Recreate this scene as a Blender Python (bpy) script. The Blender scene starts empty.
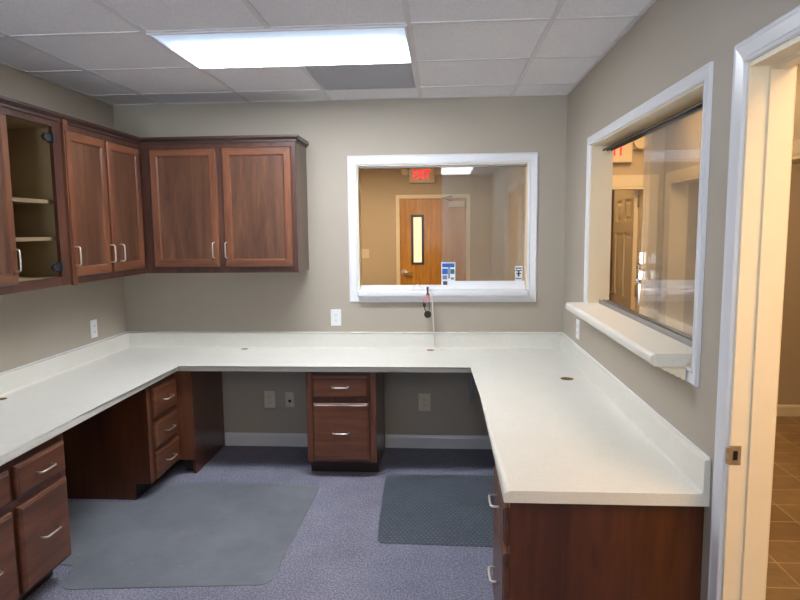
import bpy, bmesh, math
from mathutils import Vector, Matrix
PI = math.pi
S = bpy.context.scene
COL = S.collection
W, H = 3.121, 2.44          # office width, ceiling height
WT = 0.12                   # wall thickness

# ------------------------------------------------------------------ materials
def lin(c):
    return tuple(((v/255)/12.92 if v/255 <= .04045 else ((v/255+.055)/1.055)**2.4) for v in c) + (1.0,)

def new_mat(name):
    m = bpy.data.materials.new(name); m.use_nodes = True
    nt = m.node_tree
    return m, nt, nt.nodes['Principled BSDF']

def coords(nt, scale=(1, 1, 1)):
    tc = nt.nodes.new('ShaderNodeTexCoord'); mp = nt.nodes.new('ShaderNodeMapping')
    mp.inputs['Scale'].default_value = scale
    nt.links.new(tc.outputs['Object'], mp.inputs['Vector'])
    return mp.outputs['Vector']

def noise(nt, vec, scale, detail=3, rough=.55, dist=0):
    n = nt.nodes.new('ShaderNodeTexNoise')
    n.inputs['Scale'].default_value = scale; n.inputs['Detail'].default_value = detail
    n.inputs['Roughness'].default_value = rough; n.inputs['Distortion'].default_value = dist
    nt.links.new(vec, n.inputs['Vector'])
    return n.outputs['Fac']

def ramp(nt, fac, stops):
    r = nt.nodes.new('ShaderNodeValToRGB'); e = r.color_ramp.elements
    while len(e) < len(stops): e.new(.5)
    for k, (p, c) in enumerate(stops):
        e[k].position = p; e[k].color = c
    nt.links.new(fac, r.inputs['Fac'])
    return r.outputs['Color']

def mixc(nt, fac, a, b, mode='MIX'):
    x = nt.nodes.new('ShaderNodeMix'); x.data_type = 'RGBA'; x.blend_type = mode
    if isinstance(fac, float): x.inputs[0].default_value = fac
    else: nt.links.new(fac, x.inputs[0])
    for s, v in ((6, a), (7, b)):
        if isinstance(v, tuple): x.inputs[s].default_value = v
        else: nt.links.new(v, x.inputs[s])
    return x.outputs[2]

def bump(nt, bs, h, strength=.2, dist=.002):
    b = nt.nodes.new('ShaderNodeBump'); b.inputs['Strength'].default_value = strength
    b.inputs['Distance'].default_value = dist
    nt.links.new(h, b.inputs['Height']); nt.links.new(b.outputs['Normal'], bs.inputs['Normal'])

def simple(name, rgb, rough=.5, metal=0, var=.06, nscale=8, bmp=0):
    m, nt, bs = new_mat(name)
    v = coords(nt); f = noise(nt, v, nscale)
    c = lin(rgb)
    lo = tuple(x*(1-var) for x in c[:3])+(1,); hi = tuple(min(1, x*(1+var)) for x in c[:3])+(1,)
    nt.links.new(ramp(nt, f, [(.3, lo), (.7, hi)]), bs.inputs['Base Color'])
    bs.inputs['Roughness'].default_value = rough; bs.inputs['Metallic'].default_value = metal
    if bmp:
        bump(nt, bs, noise(nt, v, 260, 2), bmp, .001)
    return m

def wood(name, dark, mid, light, axis='z', rough=.36, coat=.25):
    """stained maple / birch: streaks along one axis with blotches and wavy figure"""
    m, nt, bs = new_mat(name)
    sc = {'z': (9, 9, 1.1), 'x': (1.1, 9, 9)}[axis]
    v = coords(nt, sc)
    big = noise(nt, v, 1.1, 3, .6, .9)
    fine = noise(nt, v, 9, 4, .7, .3)
    w = nt.nodes.new('ShaderNodeTexWave'); w.wave_type = 'BANDS'
    w.bands_direction = 'X' if axis == 'z' else 'Z'
    w.inputs['Scale'].default_value = .55; w.inputs['Distortion'].default_value = 9
    w.inputs['Detail'].default_value = 3; w.inputs['Detail Scale'].default_value = .8
    nt.links.new(v, w.inputs['Vector'])
    c1 = ramp(nt, big, [(.25, lin(dark)), (.5, lin(mid)), (.78, lin(light))])
    c2 = ramp(nt, fine, [(.3, (.72, .70, .68, 1)), (.7, (1.12, 1.1, 1.08, 1))])
    c3 = ramp(nt, w.outputs['Fac'], [(.2, (.90, .89, .88, 1)), (.8, (1.06, 1.05, 1.05, 1))])
    c = mixc(nt, .8, c1, c2, 'MULTIPLY'); c = mixc(nt, .7, c, c3, 'MULTIPLY')
    nt.links.new(c, bs.inputs['Base Color'])
    bs.inputs['Roughness'].default_value = rough
    bs.inputs['Coat Weight'].default_value = coat; bs.inputs['Coat Roughness'].default_value = .22
    bump(nt, bs, fine, .06, .001)
    return m

M = {}
M['paint'] = simple('wall_paint', (171, 162, 148), .55, var=.02, nscale=2, bmp=.12)
M['hall_paint'] = simple('hall_wall_paint', (186, 170, 146), .55, var=.02, nscale=2, bmp=.04)
M['trim'] = simple('white_gloss_trim', (222, 223, 228), .28, var=.01)
M['jamb'] = simple('off_white_jamb', (232, 219, 192), .35, var=.02)
M['plastic'] = simple('white_plastic', (236, 238, 240), .35, var=.01)
M['almond'] = simple('almond_plastic', (214, 204, 184), .4, var=.01)
M['signbody'] = simple('cream_sign_plastic', (214, 200, 172), .45, var=.01)
M['dark'] = simple('black_plastic', (20, 20, 22), .4, var=.05)
M['socket'] = simple('socket_slot', (70, 72, 76), .5, var=.05)
M['nickel'] = simple('satin_nickel', (222, 219, 212), .34, .9, var=.03)
M['chrome'] = simple('chrome', (220, 220, 222), .12, 1, var=.02)
M['hinge'] = simple('dark_hinge_steel', (88, 90, 96), .35, .9, var=.05)
M['bronze'] = simple('worn_bronze', (168, 150, 124), .45, .55, var=.2, nscale=60)
M['alu'] = simple('grey_aluminium', (150, 152, 156), .38, .75, var=.03)
M['alu_dark'] = simple('dark_track', (96, 94, 92), .45, .5, var=.03)
M['wood_v'] = wood('stained_wood_upright', (80, 46, 30), (108, 65, 43), (132, 84, 57), 'z')
M['wood_h'] = wood('stained_wood_level', (80, 46, 30), (108, 65, 43), (132, 84, 57), 'x')
M['panel'] = wood('stained_wood_panel', (68, 41, 28), (90, 58, 41), (120, 84, 60), 'z', .34)
M['panel_base'] = wood('stained_wood_side', (62, 32, 16), (82, 43, 22), (98, 54, 30), 'z', .3)
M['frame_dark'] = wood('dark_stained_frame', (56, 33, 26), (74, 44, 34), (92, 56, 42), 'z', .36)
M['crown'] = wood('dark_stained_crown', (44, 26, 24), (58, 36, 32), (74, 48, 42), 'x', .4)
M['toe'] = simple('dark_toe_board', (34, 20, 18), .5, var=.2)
M['interior'] = simple('cabinet_interior', (150, 128, 92), .45, var=.08, nscale=5)
M['shelf_edge'] = simple('shelf_board', (132, 114, 86), .45, var=.06)
M['oak_door'] = wood('orange_oak_veneer', (178, 122, 40), (198, 142, 54), (210, 158, 72), 'z', .35, .3)
M['ptbl'] = simple('particle_board', (132, 102, 68), .8, var=.15, nscale=80)
M['pink'] = simple('pink_plastic', (196, 150, 152), .4, var=.05)
M['cable'] = simple('white_cable', (222, 216, 204), .45, var=.03)
M['blue'] = simple('blue_print', (22, 92, 176), .4, var=.05)
M['teal'] = simple('teal_print', (28, 104, 128), .4, var=.05)
M['greyprint'] = simple('grey_print', (120, 134, 150), .4, var=.05)
M['paper'] = simple('sticker_white', (226, 230, 232), .4, var=.02)
M['navy'] = simple('navy_print', (52, 52, 88), .4, var=.05)
M['steelvent'] = simple('grey_vent_face', (172, 172, 177), .5, .1, var=.02)

def make_laminate():
    m, nt, bs = new_mat('speckled_laminate')
    v = coords(nt)
    a = noise(nt, v, 85, 4, .7); b = noise(nt, v, 7, 3, .6)
    c1 = ramp(nt, a, [(.32, lin((219, 217, 209))), (.55, lin((224, 222, 214))), (.75, lin((228, 227, 220)))])
    c2 = ramp(nt, b, [(.3, (.96, .96, .95, 1)), (.7, (1.0, 1.0, 1.0, 1))])
    nt.links.new(mixc(nt, .8, c1, c2, 'MULTIPLY'), bs.inputs['Base Color'])
    bs.inputs['Roughness'].default_value = .33
    return m
M['laminate'] = make_laminate()

def make_carpet():
    m, nt, bs = new_mat('blue_grey_carpet')
    v = coords(nt)
    a = noise(nt, v, 130, 3, .8); b = noise(nt, v, 3.5, 3, .6); s = noise(nt, v, 60, 2, .8)
    c1 = ramp(nt, a, [(.3, lin((90, 90, 103))), (.5, lin((130, 130, 146))), (.7, lin((178, 178, 194)))])
    c2 = ramp(nt, b, [(.3, (.86, .86, .88, 1)), (.7, (1.06, 1.06, 1.05, 1))])
    c3 = ramp(nt, s, [(.35, (.84, .84, .86, 1)), (.65, (1.1, 1.1, 1.1, 1))])
    c = mixc(nt, 1.0, c1, c2, 'MULTIPLY'); c = mixc(nt, .9, c, c3, 'MULTIPLY')
    nt.links.new(c, bs.inputs['Base Color']); bs.inputs['Roughness'].default_value = .95
    bs.inputs['Specular IOR Level'].default_value = .1
    bump(nt, bs, a, .6, .004)
    return m
M['carpet'] = make_carpet()

def make_mat_clear():
    m, nt, bs = new_mat('smooth_grey_vinyl')
    v = coords(nt); st = coords(nt, (3, 14, 1))
    b = noise(nt, v, 3, 3, .6); sc = noise(nt, st, 6, 4, .8, 1.5); pt = noise(nt, v, 90, 2, .7)
    c1 = ramp(nt, b, [(.3, lin((108, 112, 120))), (.7, lin((128, 132, 140)))])
    c2 = ramp(nt, sc, [(.60, (0, 0, 0, 1)), (.72, (.20, .20, .19, 1))])
    c3 = ramp(nt, pt, [(.3, (.9, .9, .9, 1)), (.7, (1.06, 1.06, 1.06, 1))])
    c = mixc(nt, .6, mixc(nt, 1.0, c1, c3, 'MULTIPLY'), mixc(nt, 1.0, c1, c2, 'ADD'), 'MIX')
    nt.links.new(c, bs.inputs['Base Color']); bs.inputs['Roughness'].default_value = .42
    bump(nt, bs, pt, .12, .001)
    return m
M['mat_clear'] = make_mat_clear()

def make_mat_ribbed():
    m, nt, bs = new_mat('ribbed_dark_vinyl')
    v = coords(nt)
    br = nt.nodes.new('ShaderNodeTexBrick'); br.offset = .5
    br.inputs['Scale'].default_value = 1; br.inputs['Brick Width'].default_value = .024
    br.inputs['Row Height'].default_value = .024; br.inputs['Mortar Size'].default_value = .004
    br.inputs['Mortar Smooth'].default_value = .6
    br.inputs['Color1'].default_value = lin((92, 99, 108)); br.inputs['Color2'].default_value = lin((102, 109, 118))
    br.inputs['Mortar'].default_value = lin((66, 72, 82))
    nt.links.new(v, br.inputs['Vector'])
    b = noise(nt, v, 4, 3); c2 = ramp(nt, b, [(.3, (.85, .85, .85, 1)), (.7, (1.1, 1.1, 1.1, 1))])
    nt.links.new(mixc(nt, 1.0, br.outputs['Color'], c2, 'MULTIPLY'), bs.inputs['Base Color'])
    bs.inputs['Roughness'].default_value = .42
    bump(nt, bs, br.outputs['Fac'], .35, .002)
    return m
M['mat_ribbed'] = make_mat_ribbed()

def make_tile_ceiling():
    m, nt, bs = new_mat('mineral_fibre_tile')
    v = coords(nt)
    a = noise(nt, v, 110, 3, .8); f = noise(nt, v, 45, 4, .9, 1.2)
    c1 = ramp(nt, a, [(.3, lin((218, 217, 221))), (.55, lin((233, 232, 236))), (.8, lin((239, 238, 242)))])
    c2 = ramp(nt, f, [(.28, (.86, .85, .85, 1)), (.40, (1, 1, 1, 1))])
    nt.links.new(mixc(nt, .8, c1, c2, 'MULTIPLY'), bs.inputs['Base Color'])
    bs.inputs['Roughness'].default_value = .9
    bump(nt, bs, a, .25, .002)
    return m
M['ceil'] = make_tile_ceiling()
M['grid'] = simple('ceiling_grid_bar', (216, 214, 217), .5, var=.01)

def make_floor_tile():
    m, nt, bs = new_mat('brown_floor_tile')
    v = coords(nt)
    br = nt.nodes.new('ShaderNodeTexBrick'); br.offset = 0
    br.inputs['Scale'].default_value = 1; br.inputs['Brick Width'].default_value = .32
    br.inputs['Row Height'].default_value = .21; br.inputs['Mortar Size'].default_value = .0035
    br.inputs['Color1'].default_value = lin((150, 124, 88)); br.inputs['Color2'].default_value = lin((128, 103, 72))
    br.inputs['Mortar'].default_value = lin((192, 168, 128))
    nt.links.new(v, br.inputs['Vector'])
    c2 = ramp(nt, noise(nt, v, 6, 5, .65), [(.3, (.7, .7, .7, 1)), (.7, (1.15, 1.12, 1.1, 1))])
    nt.links.new(mixc(nt, 1.0, br.outputs['Color'], c2, 'MULTIPLY'), bs.inputs['Base Color'])
    bs.inputs['Roughness'].default_value = .4
    return m
M['tile'] = make_floor_tile()

def make_glass():
    m = bpy.data.materials.new('window_glass'); m.use_nodes = True
    nt = m.node_tree; nt.nodes.clear()
    out = nt.nodes.new('ShaderNodeOutputMaterial')
    tr = nt.nodes.new('ShaderNodeBsdfTransparent'); tr.inputs['Color'].default_value = (.95, .96, .955, 1)
    gl = nt.nodes.new('ShaderNodeBsdfGlossy'); gl.inputs['Roughness'].default_value = .0
    df = nt.nodes.new('ShaderNodeBsdfDiffuse'); df.inputs['Color'].default_value = (.8, .8, .8, 1)
    lw = nt.nodes.new('ShaderNodeLayerWeight'); lw.inputs['Blend'].default_value = .5
    pw = nt.nodes.new('ShaderNodeMath'); pw.operation = 'POWER'; pw.inputs[1].default_value = 5
    ma = nt.nodes.new('ShaderNodeMath'); ma.operation = 'MULTIPLY_ADD'
    ma.inputs[1].default_value = .9; ma.inputs[2].default_value = .045
    m1 = nt.nodes.new('ShaderNodeMixShader'); m2 = nt.nodes.new('ShaderNodeMixShader')
    dust = ramp(nt, noise(nt, coords(nt), 9, 4), [(.3, (.02, .02, .02, 1)), (.8, (.05, .05, .05, 1))])
    L = nt.links.new
    L(lw.outputs['Facing'], pw.inputs[0]); L(pw.outputs[0], ma.inputs[0])
    L(dust, m1.inputs[0]); L(tr.outputs[0], m1.inputs[1]); L(df.outputs[0], m1.inputs[2])
    L(ma.outputs[0], m2.inputs[0]); L(m1.outputs[0], m2.inputs[1]); L(gl.outputs[0], m2.inputs[2])
    L(m2.outputs[0], out.inputs['Surface'])
    return m
M['glass'] = make_glass()

def emit(name, rgb, strength, tubes=False):
    m, nt, bs = new_mat(name)
    bs.inputs['Base Color'].default_value = (.8, .8, .8, 1) if strength > 3 else rgb + (1,)
    bs.inputs['Emission Color'].default_value = rgb + (1,)
    bs.inputs['Emission Strength'].default_value = strength
    if tubes:      # two tubes glow through the prismatic lens, the lens is dimmer and bluer towards its rim
        tc = nt.nodes.new('ShaderNodeTexCoord'); sp = nt.nodes.new('ShaderNodeSeparateXYZ')
        nt.links.new(tc.outputs['Object'], sp.inputs[0])
        def edge(o, half, soft):
            a = nt.nodes.new('ShaderNodeMath'); a.operation = 'ABSOLUTE'; nt.links.new(o, a.inputs[0])
            r = nt.nodes.new('ShaderNodeMapRange'); r.interpolation_type = 'SMOOTHSTEP'
            r.inputs['From Min'].default_value = half; r.inputs['From Max'].default_value = half-soft
            nt.links.new(a.outputs[0], r.inputs['Value']); return r.outputs['Result']
        ex = edge(sp.outputs['X'], .64, .16)
        er = nt.nodes.new('ShaderNodeMapRange'); er.interpolation_type = 'SMOOTHSTEP'
        er.inputs['From Min'].default_value = -.29; er.inputs['From Max'].default_value = .16
        nt.links.new(sp.outputs['Y'], er.inputs['Value']); ey = er.outputs['Result']
        mu = nt.nodes.new('ShaderNodeMath'); mu.operation = 'MULTIPLY'
        nt.links.new(ex, mu.inputs[0]); nt.links.new(ey, mu.inputs[1])
        pw = nt.nodes.new('ShaderNodeMath'); pw.operation = 'POWER'; pw.inputs[1].default_value = 2.2
        nt.links.new(mu.outputs[0], pw.inputs[0]); mu = pw
        c = ramp(nt, mu.outputs[0], [(0, (.42, .60, .84, 1)), (.25, (.7, .86, 1, 1)), (1, rgb+(1,))])
        nt.links.new(c, bs.inputs['Emission Color'])
        st = nt.nodes.new('ShaderNodeMapRange'); st.inputs['To Min'].default_value = strength*.026
        st.inputs['To Max'].default_value = strength*1.9
        nt.links.new(mu.outputs[0], st.inputs['Value']); nt.links.new(st.outputs['Result'], bs.inputs['Emission Strength'])
    return m
M['lamp'] = emit('fluorescent_lens', (.97, .97, 1.0), 10.5, True)
M['lamp_hall'] = emit('warm_hall_lens', (1.0, .64, .29), 8.5)
M['lamp_mid'] = emit('warm_dim_lens', (1.0, .66, .33), 3.8)
M['lamp_lobby'] = emit('warm_lobby_lens', (1.0, .76, .48), 13.0)
M['lamp_far'] = emit('fluorescent_lens_plain', (.97, .97, 1.0), 4.5)
M['exit_red'] = emit('exit_letters', (1.0, .012, .03), .9)
M['lite'] = emit('door_lite_glow', (1.0, .80, .48), .36)  # lite pane emits its own glow in place of light beyond the door

# ------------------------------------------------------------------ mesh helpers
FACES = {'-x': (0, 3, 7, 4), '+x': (1, 5, 6, 2), '-y': (0, 4, 5, 1), '+y': (3, 2, 6, 7), '-z': (0, 1, 2, 3), '+z': (4, 7, 6, 5)}
class MB:
    def __init__(self): self.bm = bmesh.new()
    def box(self, x0, x1, y0, y1, z0, z1, mi=None, base=0):
        v = [self.bm.verts.new(p) for p in ((x0, y0, z0), (x1, y0, z0), (x1, y1, z0), (x0, y1, z0),
                                            (x0, y0, z1), (x1, y0, z1), (x1, y1, z1), (x0, y1, z1))]
        for k, idx in FACES.items():
            f = self.bm.faces.new([v[i] for i in idx]); f.material_index = (mi or {}).get(k, base)
        return self
    def slab(self, loops, mi=0):
        """loft of rectangles (x0,x1,z0,z1,y), capped both ends"""
        R = [[self.bm.verts.new(p) for p in ((a, y, c), (b, y, c), (b, y, d), (a, y, d))] for a, b, c, d, y in loops]
        for p, q in zip(R, R[1:]):
            for i in range(4):
                self.bm.faces.new((p[i], p[(i+1) % 4], q[(i+1) % 4], q[i])).material_index = mi
        for r in (R[0], R[-1]): self.bm.faces.new(r).material_index = mi
        return self
    def ring(self, x0, x1, z0, z1, prof, open_bottom=False, mi_v=0, mi_h=0):
        """moulding profile [(inset, out)] swept round a rectangle with mitred corners; out is towards -y"""
        R = []
        for ins, out in prof:
            zb = z0 if open_bottom else z0+ins
            R.append([self.bm.verts.new(p) for p in ((x0+ins, -out, zb), (x0+ins, -out, z1-ins), (x1-ins, -out, z1-ins), (x1-ins, -out, zb))])
        n = len(R)
        for k in range(n):
            p, q = R[k], R[(k+1) % n]
            for i in range(3 if open_bottom else 4):
                j = (i+1) % 4
                self.bm.faces.new((p[i], p[j], q[j], q[i])).material_index = mi_v if i in (0, 2) else mi_h
        if open_bottom:
            self.bm.faces.new([r[0] for r in R]); self.bm.faces.new([r[3] for r in R])
        return self
    def prism(self, pts, axis, a, b, mi=0):
        """polygon extruded along an axis; pts are the other two coordinates in order"""
        def P(p, t):
            return {'x': (t, p[0], p[1]), 'y': (p[0], t, p[1]), 'z': (p[0], p[1], t)}[axis]
        A = [self.bm.verts.new(P(p, a)) for p in pts]; B = [self.bm.verts.new(P(p, b)) for p in pts]
        n = len(pts)
        for i in range(n): self.bm.faces.new((A[i], A[(i+1) % n], B[(i+1) % n], B[i])).material_index = mi
        self.bm.faces.new(A[::-1]).material_index = mi; self.bm.faces.new(B).material_index = mi
        return self
    def tube(self, pts, r, seg=8, mi=0):
        pts = [Vector(p) for p in pts]; rings = []; up = None
        for i, p in enumerate(pts):
            d = (pts[min(i+1, len(pts)-1)]-pts[max(i-1, 0)]).normalized()
            if up is None:
                up = d.orthogonal().normalized()
            up = (up-d*up.dot(d)); up = up.normalized() if up.length > 1e-6 else d.orthogonal().normalized()
            s = d.cross(up)
            rings.append([self.bm.verts.new(p+(up*math.cos(t)+s*math.sin(t))*r) for t in (2*PI*k/seg for k in range(seg))])
        for a, b in zip(rings, rings[1:]):
            for k in range(seg):
                f = self.bm.faces.new((a[k], a[(k+1) % seg], b[(k+1) % seg], b[k])); f.smooth = True; f.material_index = mi
        self.bm.faces.new(rings[0][::-1]); self.bm.faces.new(rings[-1])
        return self
    def cyl(self, c, r, h, axis='y', seg=20, r2=None, mi=0):
        c = Vector(c); r2 = r if r2 is None else r2
        ax = {'x': (Vector((0, 1, 0)), Vector((0, 0, 1)), Vector((1, 0, 0))), 'y': (Vector((1, 0, 0)), Vector((0, 0, 1)), Vector((0, 1, 0))),
              'z': (Vector((1, 0, 0)), Vector((0, 1, 0)), Vector((0, 0, 1)))}[axis]
        A, B = [], []
        for k in range(seg):
            t = 2*PI*k/seg; e = ax[0]*math.cos(t)+ax[1]*math.sin(t)
            A.append(self.bm.verts.new(c+e*r)); B.append(self.bm.verts.new(c+e*r2+ax[2]*h))
        for k in range(seg):
            f = self.bm.faces.new((A[k], A[(k+1) % seg], B[(k+1) % seg], B[k])); f.smooth = True; f.material_index = mi
        self.bm.faces.new(A[::-1]).material_index = mi; self.bm.faces.new(B).material_index = mi
        return self
    def bevel(self, sel, w, seg=3):
        es = [e for e in self.bm.edges if sel(e)]
        bmesh.ops.bevel(self.bm, geom=es, offset=w, segments=seg, affect='EDGES', profile=.5)
        return self
    def build(self, name, mats, parent=None, loc=(0, 0, 0), rz=0, bev=0, **kw):
        bmesh.ops.recalc_face_normals(self.bm, faces=self.bm.faces)
        me = bpy.data.meshes.new(name); self.bm.to_mesh(me); self.bm.free()
        for m in (mats if isinstance(mats, (list, tuple)) else [mats]): me.materials.append(M[m])
        o = bpy.data.objects.new(name, me); COL.objects.link(o)
        o.location = loc; o.rotation_euler = (0, 0, rz)
        if parent: o.parent = parent
        if bev:
            b = o.modifiers.new('bevel', 'BEVEL'); b.width = bev; b.segments = 2; b.limit_method = 'ANGLE'
            b.angle_limit = math.radians(40)
        return tag(o, **kw)

def tag(o, label=None, cat=None, group=None, kind=None):
    if label: o['label'] = label
    if cat: o['category'] = cat
    if group: o['group'] = group
    if kind: o['kind'] = kind
    return o
def thing(name, label, cat, loc, rz=0, group=None, kind=None):
    o = bpy.data.objects.new(name, None); COL.objects.link(o)
    o.empty_display_size = .1; o.location = loc; o.rotation_euler = (0, 0, rz)
    return tag(o, label, cat, group, kind)
def copy_tree(o, parent=None):
    c = o.copy(); COL.objects.link(c)
    if parent: c.parent = parent
    for ch in list(o.children): copy_tree(ch, c)
    return c
def STRUCT(label, cat): return dict(label=label, cat=cat, kind='structure')

# ------------------------------------------------------------------ room shell
def wall(name, axis, p0, p1, u0, u1, z1, holes, mat, label):
    """slab across the given axis from p0 to p1, running u0..u1 along the other, with rectangular openings"""
    us = sorted({u0, u1, *[h[0] for h in holes], *[h[1] for h in holes]})
    zs = sorted({0, z1, *[h[2] for h in holes], *[h[3] for h in holes]})
    mb = MB()
    for a, b in zip(us, us[1:]):
        for c, d in zip(zs, zs[1:]):
            mu, mz = (a+b)/2, (c+d)/2
            if any(h[0] < mu < h[1] and h[2] < mz < h[3] for h in holes): continue
            if axis == 'y': mb.box(a, b, p0, p1, c, d)
            else: mb.box(p0, p1, a, b, c, d)
    bmesh.ops.remove_doubles(mb.bm, verts=mb.bm.verts, dist=1e-5)
    dup = {}
    for f in mb.bm.faces: dup.setdefault(tuple(sorted(v.index for v in f.verts)), []).append(f)
    mb.bm.verts.index_update(); dup = {}
    for f in mb.bm.faces: dup.setdefault(tuple(sorted(v.index for v in f.verts)), []).append(f)
    bmesh.ops.delete(mb.bm, geom=[f for fs in dup.values() if len(fs) > 1 for f in fs], context='FACES_ONLY')
    return mb.build(name, mat, **STRUCT(label, 'wall'))

BW = (1.638, 2.935, 1.054, 2.065)         # outer casing of the back window: x0 x1 z0 z1
RW = (-.655, -2.284, 1.040, 2.065)        # outer casing of the right window: far y, near y, z0, z1
DR = (-2.442, -3.52, 2.068)               # right doorway casing: far y, near y, top
CW = .064; HI = .056
YB = -6.2
wall('wall_back', 'y', 0, WT, -1.6, W+WT, H, [(BW[0]+HI, BW[1]-HI, BW[2]+HI, BW[3]-HI)], 'paint', 'greige painted wall at the back of the office around the pass-through window')
wall('wall_left', 'x', -WT, 0, YB, 0, H, [], 'paint', 'greige painted wall on the left behind the wall cabinets')
wall('wall_right', 'x', W, W+WT, YB, 0, H, [(RW[1]+.042, RW[0]-.042, RW[2]+.042, RW[3]-.042), (DR[1]+HI, DR[0]-HI, 0, DR[2]-HI)], 'paint', 'greige painted wall on the right with service window and doorway')
FWN = (1.0, 2.2, .75, 2.25)              # unseen window added behind the viewer to brighten the ceiling
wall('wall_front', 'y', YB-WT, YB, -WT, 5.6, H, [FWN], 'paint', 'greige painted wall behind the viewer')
MB().box(-WT, W+.03, YB, .0, -.05, 0).build('floor', 'carpet', **STRUCT('blue grey speckled carpet floor of the office', 'floor'))
MB().box(-WT, W+WT, YB, WT, H, H+.05).build('ceiling', 'ceil', **STRUCT('white acoustic tile ceiling of the office', 'ceiling'))

# suspended grid
T = .6096
XS = [.352, .975, 1.534, 2.144, 2.755]; YS = [-.32-T*k for k in range(10)]
LIGHTS = [(.975, 2.144, 1, 2), (2.144, 2.755, 7, 9)]       # x0, x1, first and last grid row
mb = MB(); hb = .012
ye = [0]+YS+[YB]
for x in XS:
    for a, b in zip(ye, ye[1:]):
        if any(x0+.05 < x < x1-.05 and YS[k2]-.01 < (a+b)/2 < YS[k1]+.01 for x0, x1, k1, k2 in LIGHTS): continue
        mb.box(x-hb, x+hb, b, a, H-.004, H)
xe = [0]+XS+[W]
for y in YS:
    for a, b in zip(xe, xe[1:]):
        if any(x0-.01 < (a+b)/2 < x1+.01 and YS[k2]+.05 < y < YS[k1]-.05 for x0, x1, k1, k2 in LIGHTS): continue
        mb.box(a+hb if a > 0 else a, b-hb if b < W else b, y-hb, y+hb, H-.004, H)
mb.box(0, .02, YB, 0, H-.004, H).box(W-.02, W, YB, 0, H-.004, H).box(.02, W-.02, -.02, 0, H-.004, H)
mb.build('trim_1', 'grid', **STRUCT('white metal grid bars between the ceiling tiles', 'ceiling grid'))

def ceiling_light(x0, x1, y0, y1, z, lens, label, group=None):
    cx, cy = (x0+x1)/2, (y0+y1)/2; w, d = (x1-x0)/2-.005, (y1-y0)/2-.005
    t = thing('ceiling_light', label, 'ceiling light', (cx, cy, z-.012), group=group)
    f = MB()
    for a, b, c, e in ((-w, w, -d, -d+.013), (-w, w, d-.013, d), (-w, -w+.013, -d+.013, d-.013), (w-.013, w, -d+.013, d-.013)):
        f.box(a, b, c, e, 0, .012)
    f.build('light_frame', 'grid', t)
    MB().box(-w+.013, w-.013, -d+.013, d-.013, .004, .009).build('diffuser', lens, t)
    return t
ceiling_light(LIGHTS[0][0], LIGHTS[0][1], YS[2], YS[1], H, 'lamp', 'lit white fluorescent panel in the office ceiling, in front of the grey vent')
ceiling_light(LIGHTS[1][0], LIGHTS[1][1], YS[9], YS[7], H, 'lamp_far', 'lit fluorescent ceiling panel behind the viewer, seen mirrored in the back window')

v = thing('ceiling_vent', 'grey perforated vent panel in the ceiling beside the light', 'vent', ((XS[2]+XS[3])/2, (YS[0]+YS[1])/2, H-.008))
hw = T/2-.02
MB().box(-hw, hw, -hw, hw, .003, .008).build('vent_face', 'steelvent', v)
fr = MB()
for a, b, c, e in ((-hw, hw, -hw, -hw+.015), (-hw, hw, hw-.015, hw), (-hw, -hw+.015, -hw+.015, hw-.015), (hw-.015, hw, -hw+.015, hw-.015)):
    fr.box(a, b, c, e, 0, .003)
fr.build('vent_frame', 'steelvent', v)
sl = MB()
for k in range(22):
    y = -hw+.028+k*(2*hw-.056)/21
    sl.box(-hw+.015, hw-.015, y-.004, y+.004, .001, .003)
sl.build('slats', 'steelvent', v)

# baseboards
def base_prof(y0, s):   # profile in (y,z); s=-1 sticks out towards -y
    return [(y0, 0), (y0+s*.014, 0), (y0+s*.014, .075), (y0+s*.009, .088), (y0+s*.004, .095), (y0, .095)]
mb = MB()
for a, b in ((.700, 1.430), (1.877, W)): mb.prism(base_prof(0, -1), 'x', a, b)
mb.build('baseboard_back', 'trim', **STRUCT('white baseboard along the back wall under the counter', 'baseboard'))
mb = MB()
mb.prism(base_prof(W, -1), 'y', -1.89, -.016)
mb.prism(base_prof(W, -1), 'y', DR[0], -2.37); mb.prism(base_prof(W, -1), 'y', YB, DR[1])
mb.build('baseboard_right', 'trim', **STRUCT('white baseboard along the right wall', 'baseboard'))
mb = MB().prism(base_prof(0, 1), 'y', -1.73, -.95).prism(base_prof(0, 1), 'y', YB, -2.80)
mb.build('baseboard_left', 'trim', **STRUCT('white baseboard along the left wall in the knee space', 'baseboard'))

# ------------------------------------------------------------------ windows
CASING = [(0, 0), (0, .009), (.006, .0135), (.012, .0135), (.017, .0115), (.026, .0105), (.048, .008), (.053, .011), (.060, .010), (CW, .006), (CW, 0)]
C2 = .048; CASING2 = [(a*C2/CW, b) for a, b in CASING]; H2 = C2-.006
JAMB = [(CW-.004, 0), (CW+.008, 0), (CW+.008, -WT), (CW-.004, -WT)]
w1 = MB().ring(0, BW[1]-BW[0], BW[2], BW[3], CASING).build('window_1', 'trim', None, (BW[0], 0, 0), 0,
     **STRUCT('white cased sliding pass-through window in the back wall', 'window'))
L1 = BW[1]-BW[0]; i0, i1 = CW+.008, L1-CW-.008; zt = BW[3]-CW-.008
MB().ring(0, L1, BW[2], BW[3], JAMB).build('window_frame', 'jamb', w1)
MB().box(.062, L1-.062, -.072, .03, 1.098, 1.140).bevel(lambda e: all(abs(v.co.y+.072) < 1e-5 for v in e.verts), .014, 4) \
    .box(i0, i1, .03, WT+.02, 1.13, 1.140).build('window_sill', 'trim', w1)
MB().box(i0, i1, .034, .092, 1.1405, 1.150).box(i0, i1, .034, .038, 1.150, 1.166).box(i0, i1, .061, .065, 1.150, 1.166).box(i0, i1, .088, .092, 1.150, 1.166) \
    .build('track', 'plastic', w1)
MB().box(i0, i1, .034, .092, zt-.010, zt-.001).build('top_track', 'alu', w1, label='grey upper glass track')
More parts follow.
